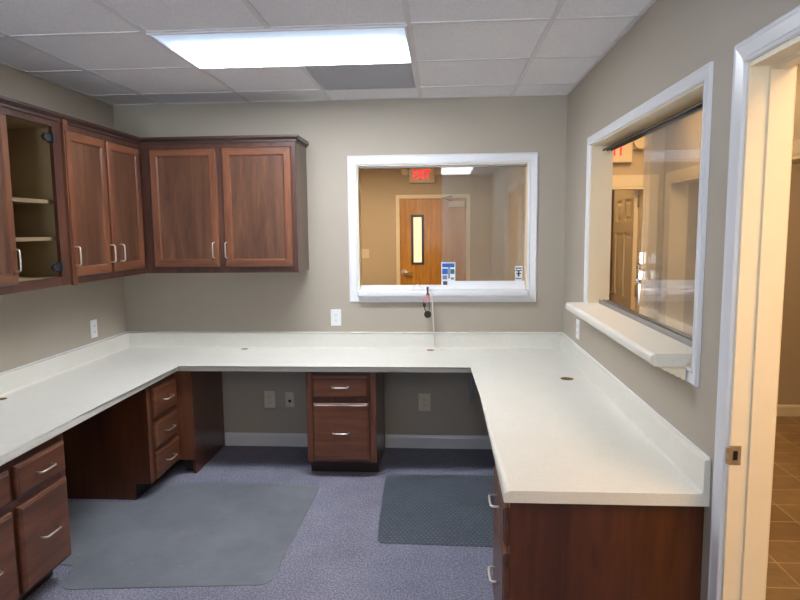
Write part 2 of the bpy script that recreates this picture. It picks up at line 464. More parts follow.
def pane(par, xa, xb, yc, z0, z1, rail, railmat):
    p = MB().box(xa, xb, yc-.003, yc+.003, z0, z1).build('glass_pane', 'glass', par)
    if rail: MB().box(xa, xb, yc-.010, yc+.010, z0-.02, z0+.002+rail).build('pane_rail', railmat, p)
    return p
xm = 2.281-BW[0]
pA = pane(w1, xm, i1-.004, .050, 1.172, zt-.008, .022, 'plastic')
pane(w1, xm+.012, i1-.002, .077, 1.172, zt-.008, .006, 'plastic')
MB().box(xm+.012, xm+.042, .032, .040, 1.170, 1.196).cyl((xm+.027, .026, 1.183), .007, .008).build('lock', 'hinge', pA, label='small grey lock on the glass rail')

L2 = RW[0]-RW[1]
w2 = MB().ring(0, L2, RW[2], RW[3], CASING2).build('window_2', 'trim', None, (W, RW[0], 0), -PI/2,
     **STRUCT('white cased sliding service window in the right wall', 'window'))
MB().ring(0, L2, RW[2], RW[3], [(C2-.006, 0), (C2+.006, 0), (C2+.006, -WT), (C2-.006, -WT)]).build('window_frame', 'jamb', w2)
j0, j1 = C2+.006, L2-C2-.006
MB().box(j0, j1, .062, .112, 1.128, 1.138).box(j0, j1, .062, .066, 1.138, 1.150).box(j0, j1, .085, .089, 1.138, 1.150).box(j0, j1, .108, .112, 1.138, 1.150) \
    .build('track', 'alu', w2, label='grey aluminium lower glass track')
MB().box(j0, j1, .062, .066, zt-.010, zt-.001).box(j0, j1, .085, .089, zt-.010, zt-.001).box(j0, j1, .108, .112, zt-.010, zt-.001).box(j0, j1, .062, .112, zt-.004, zt-.001) \
    .build('top_track', 'alu_dark', w2, label='dark grey upper glass track')
ym = RW[0]+1.405
pB = pane(w2, ym, j1-.003, .0755, 1.142, zt-.006, 0, 'alu')
pane(w2, ym+.02, j1-.003, .0985, 1.142, zt-.006, 0, 'alu')
# ratchet lock hanging on the glass edge
lk = MB().box(ym-.003, ym+.013, .066, .0722, 1.395, 1.445).cyl((ym+.005, .056, 1.375), .009, .016, 'y')
lk.box(ym-.001, ym+.011, .064, .0722, 1.31, 1.36).cyl((ym+.005, .054, 1.315), .010, .018, 'y').box(ym-.004, ym+.001, .067, .0722, 1.20, 1.30)
lk.build('lock', 'chrome', pB, label='chrome showcase lock on the glass edge')

# shelf of the right window
sh = MB().box(0, 1.512, -.118, .062, 1.084, 1.128).bevel(lambda e: all(abs(v.co.y+.118) < 1e-5 for v in e.verts), .016, 4)
sh.build('window_shelf', 'laminate', None, (W, -.662, 0), -PI/2, label='narrow beige laminate shelf under the service window in the right wall', cat='shelf')
mb = MB().prism([(-.0145, 1.0838), (-.092, 1.0838), (-.084, 1.076), (-.072, 1.075), (-.064, 1.066), (-.052, 1.065), (-.044, 1.056), (-.032, 1.055), (-.024, 1.046), (-.0145, 1.045)], 'x', .05, 1.545)
mb.build('shelf_moulding', 'jamb', bpy.data.objects['window_shelf'])

w3 = MB().ring(0, FWN[1]-FWN[0]+.14, FWN[2]-.07, FWN[3]+.07, CASING).build('window_added', 'trim', None, (FWN[1]+.07, YB, 0), PI,
     **STRUCT('added daylight window in the unseen wall behind the viewer', 'window'))
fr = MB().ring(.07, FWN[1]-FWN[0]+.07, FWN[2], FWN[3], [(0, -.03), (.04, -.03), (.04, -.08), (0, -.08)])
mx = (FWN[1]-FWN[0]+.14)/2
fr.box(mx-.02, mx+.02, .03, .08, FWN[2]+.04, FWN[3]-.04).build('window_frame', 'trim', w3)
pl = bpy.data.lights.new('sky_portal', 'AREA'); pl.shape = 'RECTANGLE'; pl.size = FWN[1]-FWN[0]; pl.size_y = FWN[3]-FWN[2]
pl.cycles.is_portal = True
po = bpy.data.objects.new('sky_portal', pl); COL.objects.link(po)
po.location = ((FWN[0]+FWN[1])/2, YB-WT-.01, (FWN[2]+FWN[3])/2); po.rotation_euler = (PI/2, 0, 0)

# ------------------------------------------------------------------ right doorway
d3 = MB().ring(0, DR[0]-DR[1], 0, DR[2], [(a, b) for a, b in CASING], open_bottom=True).build('door_3', 'trim', None, (W, DR[0], 0), -PI/2,
     **STRUCT('white cased doorway with cream jamb at the right edge', 'doorway'))
LD = DR[0]-DR[1]
MB().ring(0, LD, 0, DR[2], [(CW-.006, 0), (CW+.014, 0), (CW+.014, -WT), (CW-.006, -WT)], True).build('door_jamb', 'jamb', d3)
MB().ring(0, LD, 0, DR[2], [(CW+.013, -.050), (CW+.025, -.050), (CW+.025, -.085), (CW+.013, -.085)], True).build('door_stop', 'jamb', d3)
MB().ring(0, LD, 0, DR[2], [(0, -WT), (0, -WT-.019), (.02, -WT-.016), (.06, -WT-.013), (CW, -WT-.008), (CW, -WT)], True).build('hall_casing', 'jamb', d3)
sp = MB().box(CW+.0139, CW+.0165, -.003, .030, .870, .928)
sp.box(CW+.0139, CW+.020, -.013, .001, .875, .923)
sp.build('strike_plate', 'bronze', d3, bev=.001, label='worn bronze strike plate')
MB().box(CW+.0160, CW+.0172, .007, .020, .885, .913).build('strike_hole', 'dark', d3)

# ------------------------------------------------------------------ lobby and hall beyond the glass
XH, YE, YF = 4.06, .87, 4.2
XLW, XRR = -1.6, 5.6
OB = (.70, -1.55, 1.905)                         # cased opening in the hall's right wall
DA = (3.13, 3.915, 1.925)                        # doorway in the hall's end wall
DF = (1.700, 2.620, 1.975)                       # door in the far lobby wall
wall('wall_lobby_far', 'y', YF, YF+WT, XLW, W+WT, H, [(DF[0], DF[1], 0, DF[2])], 'hall_paint', 'tan far wall of the lobby around the wooden door')
wall('wall_lobby_left', 'x', XLW-WT, XLW, 0, YF+WT, H, [], 'hall_paint', 'tan left wall of the lobby')
wall('wall_lobby_right', 'x', W, W+WT, YE, YF, H, [], 'hall_paint', 'tan right wall of the lobby')
wall('wall_hall_end', 'y', YE, YE+WT, W+WT, XRR, H, [(W+WT, DA[1], 0, DA[2])], 'hall_paint', 'tan end wall of the hall with an open panel door')
wall('wall_hall_right', 'x', XH, XH+WT, YB, YE, H, [(OB[1], OB[0], 0, OB[2])], 'hall_paint', 'tan right wall of the hall with a cased opening')
wall('wall_side_room', 'x', XRR, XRR+WT, YB, YE, H, [], 'hall_paint', 'tan wall of the side room beyond the hall')
wall('wall_dark_room', 'x', XH+.1, XH+.1+WT, YE+WT, 3.2, H, [], 'hall_paint', 'wall of the unlit room behind the panel door')
wall('wall_dark_room_end', 'y', 3.2, 3.2+WT, W+WT, XH+.1, H, [], 'hall_paint', 'end wall of the unlit room behind the panel door')
MB().box(XLW-WT, XRR, WT, YF+WT, -.05, -.001).box(W+.03, XRR, YB, WT, -.05, -.001).build('floor_hall', 'tile', **STRUCT('brown square tile floor of the hall and lobby', 'floor'))
MB().box(XLW-WT, XRR+WT, WT, YF+WT, H, H+.05).box(W+WT, XRR+WT, YB, WT, H, H+.05).build('ceiling_hall', 'ceil', **STRUCT('ceiling of the hall and lobby', 'ceiling'))
mb = MB().prism(base_prof(YE, -1), 'x', XH+WT, XRR).prism(base_prof(YE, -1), 'x', DA[1]+.075, XH)
mb.prism(base_prof(YF, -1), 'x', XLW, DF[0]-.04).prism(base_prof(YF, -1), 'x', DF[1]+.045, W)
mb.build('baseboard_hall', 'jamb', **STRUCT('white baseboard of the hall walls', 'baseboard'))
# cased opening B on the hall's right wall
MB().ring(0, OB[0]-OB[1], 0, OB[2], [(-.075, 0), (-.075, .019), (-.05, .016), (-.01, .012), (0, .008), (.014, .008), (.014, -WT-.008), (0, -WT-.008), (0, -WT), (0, 0)], True) \
    .build('door_4', 'jamb', None, (XH, OB[0], 0), -PI/2, **STRUCT('cream cased opening in the right wall of the hall', 'doorway'))

wall('wall_skyblock', 'y', 5.6, 5.6+WT, .9, 3.4, H, [], 'hall_paint', 'added light-blocking wall behind the oak door')  # unseen box added behind the oak door to stop sky showing through gaps
wall('wall_skyblock_left', 'x', .9-WT, .9, YF+WT, 5.6, H, [], 'hall_paint', 'added light-blocking left wall behind the oak door')
wall('wall_skyblock_right', 'x', 3.4, 3.4+WT, YF+WT, 5.6, H, [], 'hall_paint', 'added light-blocking right wall behind the oak door')
MB().box(.9, 3.4, YF+WT, 5.6, H, H+.05).build('ceiling_skyblock', 'ceil', **STRUCT('added light-blocking ceiling behind the oak door', 'ceiling'))
MB().box(.9, 3.4, YF+WT, 5.6, -.05, -.001).build('floor_skyblock', 'tile', **STRUCT('added light-blocking tile floor behind the oak door', 'floor'))
# far wooden lobby door
d1 = MB().ring(DF[0]-.038, DF[1]+.045, 0, DF[2]+.045, [(0, 0), (0, .012), (.05, .012), (.05, -.10), (.035, -.10), (.035, 0)], True) \
    .build('door_1', 'jamb', None, (0, YF, 0), 0, **STRUCT('orange oak door with a narrow lite and cream frame in the far lobby wall', 'door'))
a, b, c, e = DF[0]+.014, DF[1]-.010, .01, DF[2]-.008
la, lb, lc, ld = 1.867, 2.040, 1.075, 1.752
mb = MB().box(a, la+.01, .004, .048, c, e).box(lb-.01, b, .004, .048, c, e).box(la+.01, lb-.01, .004, .048, c, lc+.01).box(la+.01, lb-.01, .004, .048, ld-.01, e)
leaf = mb.build('door_leaf', 'oak_door', d1)
MB().ring(la, lb, lc, ld, [(0, -.004), (0, .012), (.026, .010), (.032, -.01), (.032, -.05), (.012, -.05), (.012, -.004)]).build('lite_frame', 'hinge', leaf, label='dark metal frame of the narrow lite')
MB().box(la+.03, lb-.03, .022, .028, lc+.03, ld-.03).build('lite_glass', 'lite', leaf, label='cream glass of the narrow lite, glow put into it')
lv = MB().cyl((DF[0]+.065, -.010, .975), .040, .014, 'y').cyl((DF[0]+.065, -.06, .975), .014, .06, 'y').tube([(DF[0]+.065, -.06, .975), (DF[0]+.11, -.065, .970), (DF[0]+.175, -.06, .964)], .016)
lv.build('door_handle', 'nickel', leaf)
cl = MB().box(DF[1]-.245, DF[1]-.03, -.055, .004, DF[2]-.125, DF[2]-.045).build('door_closer', 'signbody', d1)
MB().tube([(DF[1]-.20, -.03, DF[2]-.045), (DF[1]-.33, -.13, DF[2]-.01), (DF[1]-.20, -.02, DF[2]+.018)], .009).build('closer_arm', 'hinge', cl)
for z in (1.70, .98):
    MB().cyl((DF[1]-.004, -.008, z), .009, .11, 'z', 10).build('hinge', 'nickel', d1)

# open six panel door
d2 = MB().ring(DA[0]-.095, DA[1]+.10, 0, DA[2]+.050, [(0, 0), (0, .018), (.03, .014), (.09, .010), (.098, .006), (.112, .006), (.112, -WT-.006), (.098, -WT-.006), (.098, 0)], True) \
    .build('door_2', 'jamb', None, (0, YE, 0), 0, **STRUCT('cream six panel door standing open in the hall end wall', 'door'))
def six_panel(w, h):
    mb = MB(); t = .035
    xs = [0, .10, w/2-.05, w/2+.05, w-.10, w]; zs = [0, .20, .82, .94, 1.50, 1.60, h-.11, h]
    cells = {(i, j) for i in (1, 3) for j in (1, 3, 5)}
    for i in range(5):
        for j in range(7):
            if (i, j) in cells:
                x0, x1, z0, z1 = xs[i], xs[i+1], zs[j], zs[j+1]
                mb.box(x0, x1, .012, t-.012, z0, z1)
                for s in (0, 1):
                    y = [.012, .004] if s == 0 else [t-.012, t-.004]
                    mb.slab([(x0+.02, x1-.02, z0+.02, z1-.02, y[0]), (x0+.045, x1-.045, z0+.045, z1-.045, y[1])])
            else: mb.box(xs[i], xs[i+1], 0, t, zs[j], zs[j+1])
    return mb
dw = DA[1]-DA[0]-.03
lf = six_panel(dw, DA[2]-.025).build('door_leaf', 'jamb', d2, (DA[1]-.016, .10, .008), PI/2-math.radians(3))
for s in (-1, 1):
    yk = -.0 if s < 0 else .035
    MB().cyl((dw-.06, yk if s > 0 else yk-.045, .93), .012, .045, 'y').cyl((dw-.06, yk+s*.045-(.02 if s < 0 else 0), .93), .026, .02, 'y').build('door_handle', 'bronze', lf)
for z in (1.72, .98, .22):
    MB().cyl((DA[1]-.018, .098, z), .008, .10, 'z', 10).build('hinge', 'bronze', d2)

# exit signs
def text_mesh(body, size, ext):
    cu = bpy.data.curves.new('t', 'FONT'); cu.body = body; cu.size = size; cu.extrude = ext
    cu.align_x = 'CENTER'; cu.align_y = 'CENTER'; cu.offset = .001
    o = bpy.data.objects.new('t', cu); COL.objects.link(o)
    dg = bpy.context.evaluated_depsgraph_get(); me = bpy.data.meshes.new_from_object(o.evaluated_get(dg))
    bpy.data.objects.remove(o); bpy.data.curves.remove(cu)
    me.transform(Matrix.Rotation(PI/2, 4, 'X'))
    return me
def exit_sign(loc, label):
    t = thing('exit_sign', label, 'exit sign', loc)
    MB().box(-.172, .172, -.055, 0, 0, .225).build('housing', 'signbody', t, bev=.006)
    me = text_mesh('EXIT', .150, .002); me.name = 'letters'
    bb = [v.co for v in me.vertices]; x0, x1 = min(p.x for p in bb), max(p.x for p in bb); z0, z1 = min(p.z for p in bb), max(p.z for p in bb)
    me.transform(Matrix.Translation((0, -.057, .112)) @ Matrix.Diagonal((.225/(x1-x0), 1, .118/(z1-z0), 1)) @ Matrix.Translation((-(x0+x1)/2, 0, -(z0+z1)/2)))
    me.materials.clear(); me.materials.append(M['exit_red'])
    o = bpy.data.objects.new('letters', me); COL.objects.link(o); o.parent = t; o['label'] = 'glowing red letters EXIT'
    for s in (-1, 1):
        hd = MB().box(min(s*.172, s*.215), max(s*.172, s*.215), -.035, 0, .150, .175).box(min(s*.172, s*.215), max(s*.172, s*.215), -.035, 0, .105, .125)
        hd.box(min(s*.175, s*.205), max(s*.175, s*.205), -.02, 0, .125, .150)
        o = hd.build('lamp_bracket', 'signbody', t)
        MB().cyl((s*.225, -.02, .150), .036, -.065, 'y', 20, .050).build('lamp_head', 'signbody', o)
    return t
exit_sign((2.02, YF, 2.175), 'cream EXIT sign with red letters above the orange oak door')
exit_sign((3.622, YE, 2.070), 'cream EXIT sign with red letters above the open six panel door')

# light switch on the far lobby wall
t = thing('light_switch', 'cream light switch on the tan lobby wall left of the oak door', 'switch', (1.235, YF, 1.17))
MB().box(-.052, .052, -.006, 0, 0, .125).build('switch_plate', 'almond', t, bev=.002)
MB().box(-.012, .012, -.014, -.006, .045, .080).build('toggle', 'almond', t)

ceiling_light(.6, 1.8, 2.3, 2.9, H, 'lamp_lobby', 'warm lit ceiling panel over the lobby floor before the oak door')
ceiling_light(3.35, 3.95, -.75, .45, H, 'lamp_mid', 'warm lit ceiling panel in the hall outside the service window')
ceiling_light(3.35, 3.95, -4.5, -3.3, H, 'lamp_hall', 'warm lit ceiling panel in the hall outside the right doorway')

ceiling_light(4.5, 5.1, -1.2, .0, H, 'lamp_mid', 'added warm ceiling panel in the side room beyond the cased opening')  # unseen lamp added to brighten the tile floor and side room wall
ceiling_light(3.30, 3.80, 1.25, 1.75, H, 'lamp_mid', 'added warm ceiling panel in the room behind the open six panel door')  # unseen lamp added to light the open door leaf

# ------------------------------------------------------------------ countertop
CT, CB = .727, .687
d_, r_, l_ = -.587, 2.482, .622
YL, YR = -2.80, -2.400
outer = [(0, YL), (0, 0), (W, 0), (W, YR)]
inner = [(r_, YR), (r_, d_), (l_, d_), (l_, YL)]
ct = thing('countertop', 'speckled off white laminate countertop running round three walls', 'countertop', (W/2, 0, CB))
off = Vector((W/2, 0, CB))
mb = MB().prism([(p[0]-W/2, p[1]) for p in (outer[0], outer[1], outer[2], outer[3], *inner)], 'z', 0, CT-CB)
def front(e):
    m = (e.verts[0].co+e.verts[1].co)/2+off
    hor = abs(e.verts[0].co.z-e.verts[1].co.z) < 1e-5
    if not hor: return False
    return (abs(m.x-r_) < 1e-4 and m.y < d_) or (abs(m.y-d_) < 1e-4 and l_ < m.x < r_) or (abs(m.x-l_) < 1e-4 and m.y < d_)
mb.bevel(lambda e: front(e) and e.verts[0].co.z > .02, .026, 6).bevel(lambda e: front(e) and e.verts[0].co.z < .001, .004, 2)
top = mb.build('worktop', ['laminate', 'ptbl'], ct)
# cable holes bored through the top
def bore(obj, holes):
    for x, y, r in holes:
        c = MB().cyl((x-W/2, y, -.05), r, .15, 'z', 28).build('cutter', 'ptbl', ct)
        mo = obj.modifiers.new('b', 'BOOLEAN'); mo.object = c; mo.operation = 'DIFFERENCE'; mo.solver = 'EXACT'
        bpy.context.view_layer.update()
        me = bpy.data.meshes.new_from_object(obj.evaluated_get(bpy.context.evaluated_depsgraph_get()))
        obj.modifiers.clear(); old = obj.data; obj.data = me; bpy.data.meshes.remove(old); bpy.data.objects.remove(c)
    me = obj.data; me.name = 'worktop'
    me.materials.clear(); me.materials.append(M['laminate']); me.materials.append(M['ptbl'])
    for p in me.polygons:
        c = p.center+off; p.material_index = 0
        if abs(p.normal.z) < .1 and any(math.hypot(c.x-x, c.y-y) < r+.002 for x, y, r in holes): p.material_index = 1
bore(top, [(2.978, -.885, .036), (.886, -.055, .026), (2.205, -.075, .028), (.055, -1.395, .030)])
bt = .020; BZ = .838-CB; c0 = CT-CB
ui = [(W-bt, YR), (W-bt, -bt), (bt, -bt), (bt, YL)]
mb = MB().prism([(p[0]-W/2, p[1]) for p in ((.0005, YL), (.0005, -.0005), (W-.0005, -.0005), (W-.0005, YR), *ui)], 'z', c0, BZ)
def splash_top(e):
    return all(abs(v.co.z-BZ) < 1e-5 for v in e.verts) and all(min(abs(v.co.x+W/2-bt), abs(v.co.x+W/2-(W-bt)), abs(v.co.y+bt)) < 1e-4 and v.co.y < -bt+1e-4 for v in e.verts) and e.calc_length() > .1
mb.bevel(splash_top, .008, 3)
cv = .008
for pts, ax, a, b in (([(-bt, c0), (-bt, c0+cv), (-bt-cv*.35, c0+cv*.35), (-bt-cv, c0)], 'x', bt-W/2, W/2-bt),
                      ([(W/2-bt, c0), (W/2-bt, c0+cv), (W/2-bt-cv*.35, c0+cv*.35), (W/2-bt-cv, c0)], 'y', YR, -bt),
                      ([(bt-W/2, c0), (bt-W/2, c0+cv), (bt-W/2+cv*.35, c0+cv*.35), (bt-W/2+cv, c0)], 'y', YL, -bt)):
    mb.prism(pts, ax, a, b)
mb.build('backsplash', 'laminate', ct)
# caulk line where the backsplash meets the right wall is wider near the window: thin white bead
MB().box(W/2-.004, W/2-.0002, YR+.01, -.02, BZ, BZ+.005).box(-W/2+.0002, -W/2+.004, YL, -.02, BZ, BZ+.004).box(-W/2, W/2, -.004, -.0002, BZ, BZ+.004).build('caulk', 'plastic', ct)

# ------------------------------------------------------------------ base cabinets
def pull(parent, x, z, y, length=.10, vertical=False):
    h = length/2; r = .018
    prof = [(-h, 0), (-h+.001, -.020), (-h+.004, -.026), (-h+.010, -.029), (0, -.030), (h-.010, -.029), (h-.004, -.026), (h-.001, -.020), (h, 0)]
    pts = [((x, y+q, z+p) if vertical else (x+p, y+q, z)) for p, q in prof]
    MB().tube(pts, .0042, 8).build('handle', 'nickel', parent, label='satin nickel bow handle')
def drawer(par, x0, x1, z0, z1, hz=None, hx=None):
    i = .010
    d = MB().slab([(x0, x1, z0, z1, -.0005), (x0, x1, z0, z1, -.010), (x0+i*.4, x1-i*.4, z0+i*.4, z1-i*.4, -.015), (x0+i, x1-i, z0+i, z1-i, -.017), (x0+i*1.3, x1-i*1.3, z0+i*1.3, z1-i*1.3, -.020)])
    o = d.build('drawer', 'wood_h', par)
    pull(o, hx if hx is not None else (x0+x1)/2, hz if hz is not None else (z0+z1)/2, -.020)
    return o
def base_cabinet(name, label, loc, rz, w, depth, drawers, group=None, notch=True):
    t = thing(name, label, 'cabinet', loc, rz, group)
    zt = CB-.0005
    prof = [(0, .1), (0, zt), (depth, zt), (depth, 0), (.095, 0), (.095, .1)]
    b = MB().prism(prof, 'x', .0, w)
    b.build('cabinet_body', 'panel_base', t, bev=.0012)
    # face frame
    for a, c in ((0, .035), (w-.035, w)): MB().box(a, c, -.0006, .0, .1, zt).build('stile', 'wood_v', t)
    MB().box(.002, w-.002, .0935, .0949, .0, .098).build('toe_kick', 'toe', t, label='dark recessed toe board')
    for dr in drawers: drawer(t, *dr)
    return t
# three drawer unit by the left wall
FX = .592
base_cabinet('drawer_cabinet', 'brown wooden three drawer cabinet under the left counter before the corner', (FX, -.948, 0), PI/2, .385, FX-.016, [
    (.062, .375, .477, .646), (.062, .375, .293, .443), (.062, .375, .107, .262)])
# near left unit, two columns of drawers
nx = -1.738
base_cabinet('drawer_cabinet', 'brown wooden drawer cabinet in the left foreground under the counter end', (FX, nx-1.0, 0), PI/2, 1.0, FX-.016, [
    (.665, .985, .512, .646), (.665, .985, .118, .477), (.300, .632, .512, .646), (.300, .632, .118, .477)])
# back pedestal
base_cabinet('drawer_cabinet', 'brown wooden two drawer pedestal under the back counter between two knee spaces', (1.434, -.56, 0), 0, .440, .545, [
    (.042, .394, .522, .661), (.042, .394, .114, .484)])
# right unit under the peninsula
base_cabinet('drawer_cabinet', 'brown wooden drawer cabinet under the right counter end, seen from its side', (2.506, -1.895, 0), -PI/2, .475, W-2.506-.001, [
    (.060, .455, .515, .648), (.060, .455, .112, .487)])
# blind corner closure
t = thing('corner_cabinet', 'brown wooden corner panel between the three drawer cabinet and the knee space', 'cabinet', (.64, -.56, 0))
MB().box(-.046, .057, .0, .02, .1, CB-.0005).build('front_panel', 'wood_v', t)
MB().prism([(.0205, .0), (.0205, CB-.0005), (.545, CB-.0005), (.545, 0)], 'x', .037, .057).build('side_panel', 'panel_base', t)
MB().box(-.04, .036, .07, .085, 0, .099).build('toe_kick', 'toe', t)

# ------------------------------------------------------------------ wall cabinets
ZB, ZC, ZT = 1.288, 2.122, 2.163
UD = .328
def door(par, x0, x1, z0, z1, handles=(), hz=1.437):
    fw_ = .052
    prof = [(0, .0015), (0, .017), (.004, .021), (fw_-.008, .021), (fw_-.003, .017), (fw_, .013), (fw_, .0015)]
    o = MB().ring(x0, x1, z0, z1, prof, mi_v=0, mi_h=1).build('door', ['wood_v', 'wood_h'], par)
    MB().box(x0+fw_-.006, x1-fw_+.006, -.0125, -.004, z0+fw_-.006, z1-fw_+.006).build('door_panel', 'panel', o)
    for hx in handles: pull(o, hx, hz, -.021, .10, True)
    return o
def wall_cabinet(label, loc, rz, w, stiles, doors, crown_right=False, extra=None):
    t = thing('wall_cabinet', label, 'cabinet', loc, rz)
    th = .018; dp = UD-.002
    zb, zc = ZB-loc[2], ZC-loc[2]
    b = MB()
    b.box(0, th, .019, dp, zb, zc, {'+x': 1}).box(w-th, w, .019, dp, zb, zc, {'-x': 1})
    b.box(th, w-th, .019, dp, zb+.030, zb+.046, {'+z': 1}).box(th, w-th, .019, dp, zc-.03, zc-.012, {'-z': 1})
    b.box(th, w-th, dp-.008, dp, zb, zc, {'-y': 1})
    b.build('cabinet_body', ['panel', 'interior'], t)
    f = MB(); zr0, zr1 = zb+.046, zc-.030
    for a, c in stiles: f.box(a, c, 0, .0188, zb, zc, None, 0)
    f.box(stiles[0][1], stiles[-1][0], 0.0006, .0186, zb, zr0, None, 1).box(stiles[0][1], stiles[-1][0], 0.0006, .0186, zr1, zc, None, 1)
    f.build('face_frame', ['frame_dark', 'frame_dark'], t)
    xr = w+(.014 if crown_right else 0)
    c = MB().box(0, w+(.006 if crown_right else 0), -.008, dp, zc+.0002, zc+.014)
    x1 = w+(.020 if crown_right else 0)
    c.prism([(dp, ZT-loc[2]), (-.024, ZT-loc[2]), (-.024, ZT-loc[2]-.012), (-.010, zc+.0142), (dp, zc+.0142)], 'x', 0, x1)
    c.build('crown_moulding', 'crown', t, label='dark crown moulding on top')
    for d in doors: door(t, *d)
    return t
# back wall cabinet
o = wall_cabinet('brown two door wall cabinet on the back wall left of the window', (.002, -.330, 0), 0, 1.352,
    [(.331, .405), (.828, .885), (1.315, 1.352)], [(.400, .836, 1.328, 2.088, (.805,)), (.878, 1.324, 1.328, 2.088, (.910-.022,))], True)
# left wall, by the corner
yB = -1.172
o = wall_cabinet('brown two door wall cabinet on the left wall next to the corner', (.332, yB, 0), PI/2, 1.172-.333,
    [(0, .042), (.382, .420), (.790, .8385)], [(.008, .386, 1.328, 2.086, (.014+.006, .386-.012)), (.406, .792, 1.328, 2.086, (.406+.078,))])
MB().box(-.0015, .040, -.014, -.0003, ZB-.004, ZT-.003).build('filler_strip', 'wood_v', o)
# left wall, near, one door missing
wA = .87
o = wall_cabinet('brown wall cabinet on the left wall missing one door, its empty shelves open', (.332, yB-wA-.0015, 0), PI/2, wA,
    [(0, .05), (wA-.072, wA)], [(.012, wA-.430, 1.328, 2.086, (wA-.455,))])
for z in (1.715, 1.527):
    MB().box(.020, wA-.020, .045, UD-.012, z-.006, z+.013).build('shelf', 'shelf_edge', o)
for z in (2.035, 1.385):
    h = MB().box(wA-.078, wA-.066, -.008, .026, z-.025, z+.025).box(wA-.120, wA-.078, .004, .016, z-.018, z+.018).cyl((wA-.122, -.004, z), .013, .022, 'y', 14)
    h.build('hinge', 'hinge', o, label='bare concealed hinge where the door is missing')

# ------------------------------------------------------------------ outlets, bracket
def outlet(loc, rz, label, style='duplex', mat='plastic', h=.118, w=.074):
    t = thing('wall_outlet', label, 'outlet', loc, rz)
    MB().slab([(-w/2, w/2, 0, h, -.0003), (-w/2, w/2, 0, h, -.004), (-w/2+.004, w/2-.004, .004, h-.004, -.0065)]).build('cover_plate', mat, t)
    if style == 'duplex':
        for z in (h/2-.020, h/2+.020):
            s = MB().prism([(.0165*math.cos(k*PI/8), z+max(-.0125, min(.0125, .0165*math.sin(k*PI/8)))) for k in range(16)], 'y', -.0082, -.0065)
            s.build('socket', mat, t)
            MB().box(-.0075, -.0055, -.0087, -.0082, z-.002, z+.007).box(.0055, .0075, -.0087, -.0082, z-.002, z+.006).cyl((0, -.0082, z-.007), .0025, -.0005, 'y', 8).build('slot', 'socket', t)
    else:
        MB().cyl((0, -.0065, h*.42), .011, -.004, 'y', 16).build('jack', 'dark', t, label='round black jack')
        MB().box(-.012, .012, -.0085, -.0065, h*.66, h*.84).build('jack_cover', mat, t)
    MB().cyl((0, -.0065, h/2), .003, -.001, 'y', 8).build('screw', 'nickel', t)
    return t
outlet((1.537, 0, .885), 0, 'white outlet on the back wall above the counter, left of the window')
outlet((0, -.425, .872), PI/2, 'white outlet on the left wall above the counter')
outlet((W, -.478, .880), -PI/2, 'white outlet on the right wall below the service window shelf')
outlet((1.039, 0, .284), 0, 'almond outlet under the back counter, left one in the left knee space', mat='almond', h=.124, w=.078)
outlet((1.188, 0, .290), 0, 'almond jack plate with a round black hole beside the pedestal under the counter', 'jack', 'almond', .112, .066)
outlet((2.160, 0, .272), 0, 'almond outlet under the back counter in the right knee space', mat='almond', h=.128, w=.088)
br = thing('shelf_bracket', 'grey metal bracket holding up the back counter in the right knee space', 'bracket', (2.49, 0, .34))
MB().box(-.012, .012, -.022, -.0005, 0, CB-.34-.0005).build('upright', 'alu', br)
MB().box(-.012, .012, -.30, -.022, CB-.34-.022, CB-.34-.0005).build('arm', 'alu', br)

# ------------------------------------------------------------------ floor mats
def rounded(poly, r, n=5):
    out = []
    N = len(poly)
    for i in range(N):
        p, a, b = Vector(poly[i]), Vector(poly[i-1]), Vector(poly[(i+1) % N])
        rr = min(r, (a-p).length/2.05, (b-p).length/2.05)
        u, w_ = (a-p).normalized()*rr, (b-p).normalized()*rr
        for k in range(n+1):
            t = k/n
            out.append(tuple((p+u)*(1-t)**2+p*2*t*(1-t)+(p+w_)*t*t))
    return out
def floor_mat(name, label, poly, r, mat, h=.004):
    cx = sum(p[0] for p in poly)/len(poly); cy = sum(p[1] for p in poly)/len(poly)
    pts = rounded([(p[0]-cx, p[1]-cy) for p in poly], r)
    mb = MB().prism(pts, 'z', 0, h)
    return mb.build(name, mat, None, (cx, cy, .0003), 0, bev=.0015, label=label, cat='floor mat')
floor_mat('chair_mat', 'smooth grey scuffed vinyl chair mat on the carpet by the left knee space',
    [(.50, -.985), (.615, -.70+.0), (1.540, -.695), (1.520, -1.775), (.61, -1.86), (.56, -1.66), (.12, -1.66), (.12, -.985)], .05, 'mat_clear')
floor_mat('chair_mat', 'dark ribbed vinyl chair mat on the carpet before the right knee space',
    [(1.925, -.505), (1.955, -1.385), (2.88, -1.40), (2.86, -.50)], .05, 'mat_ribbed', .005)

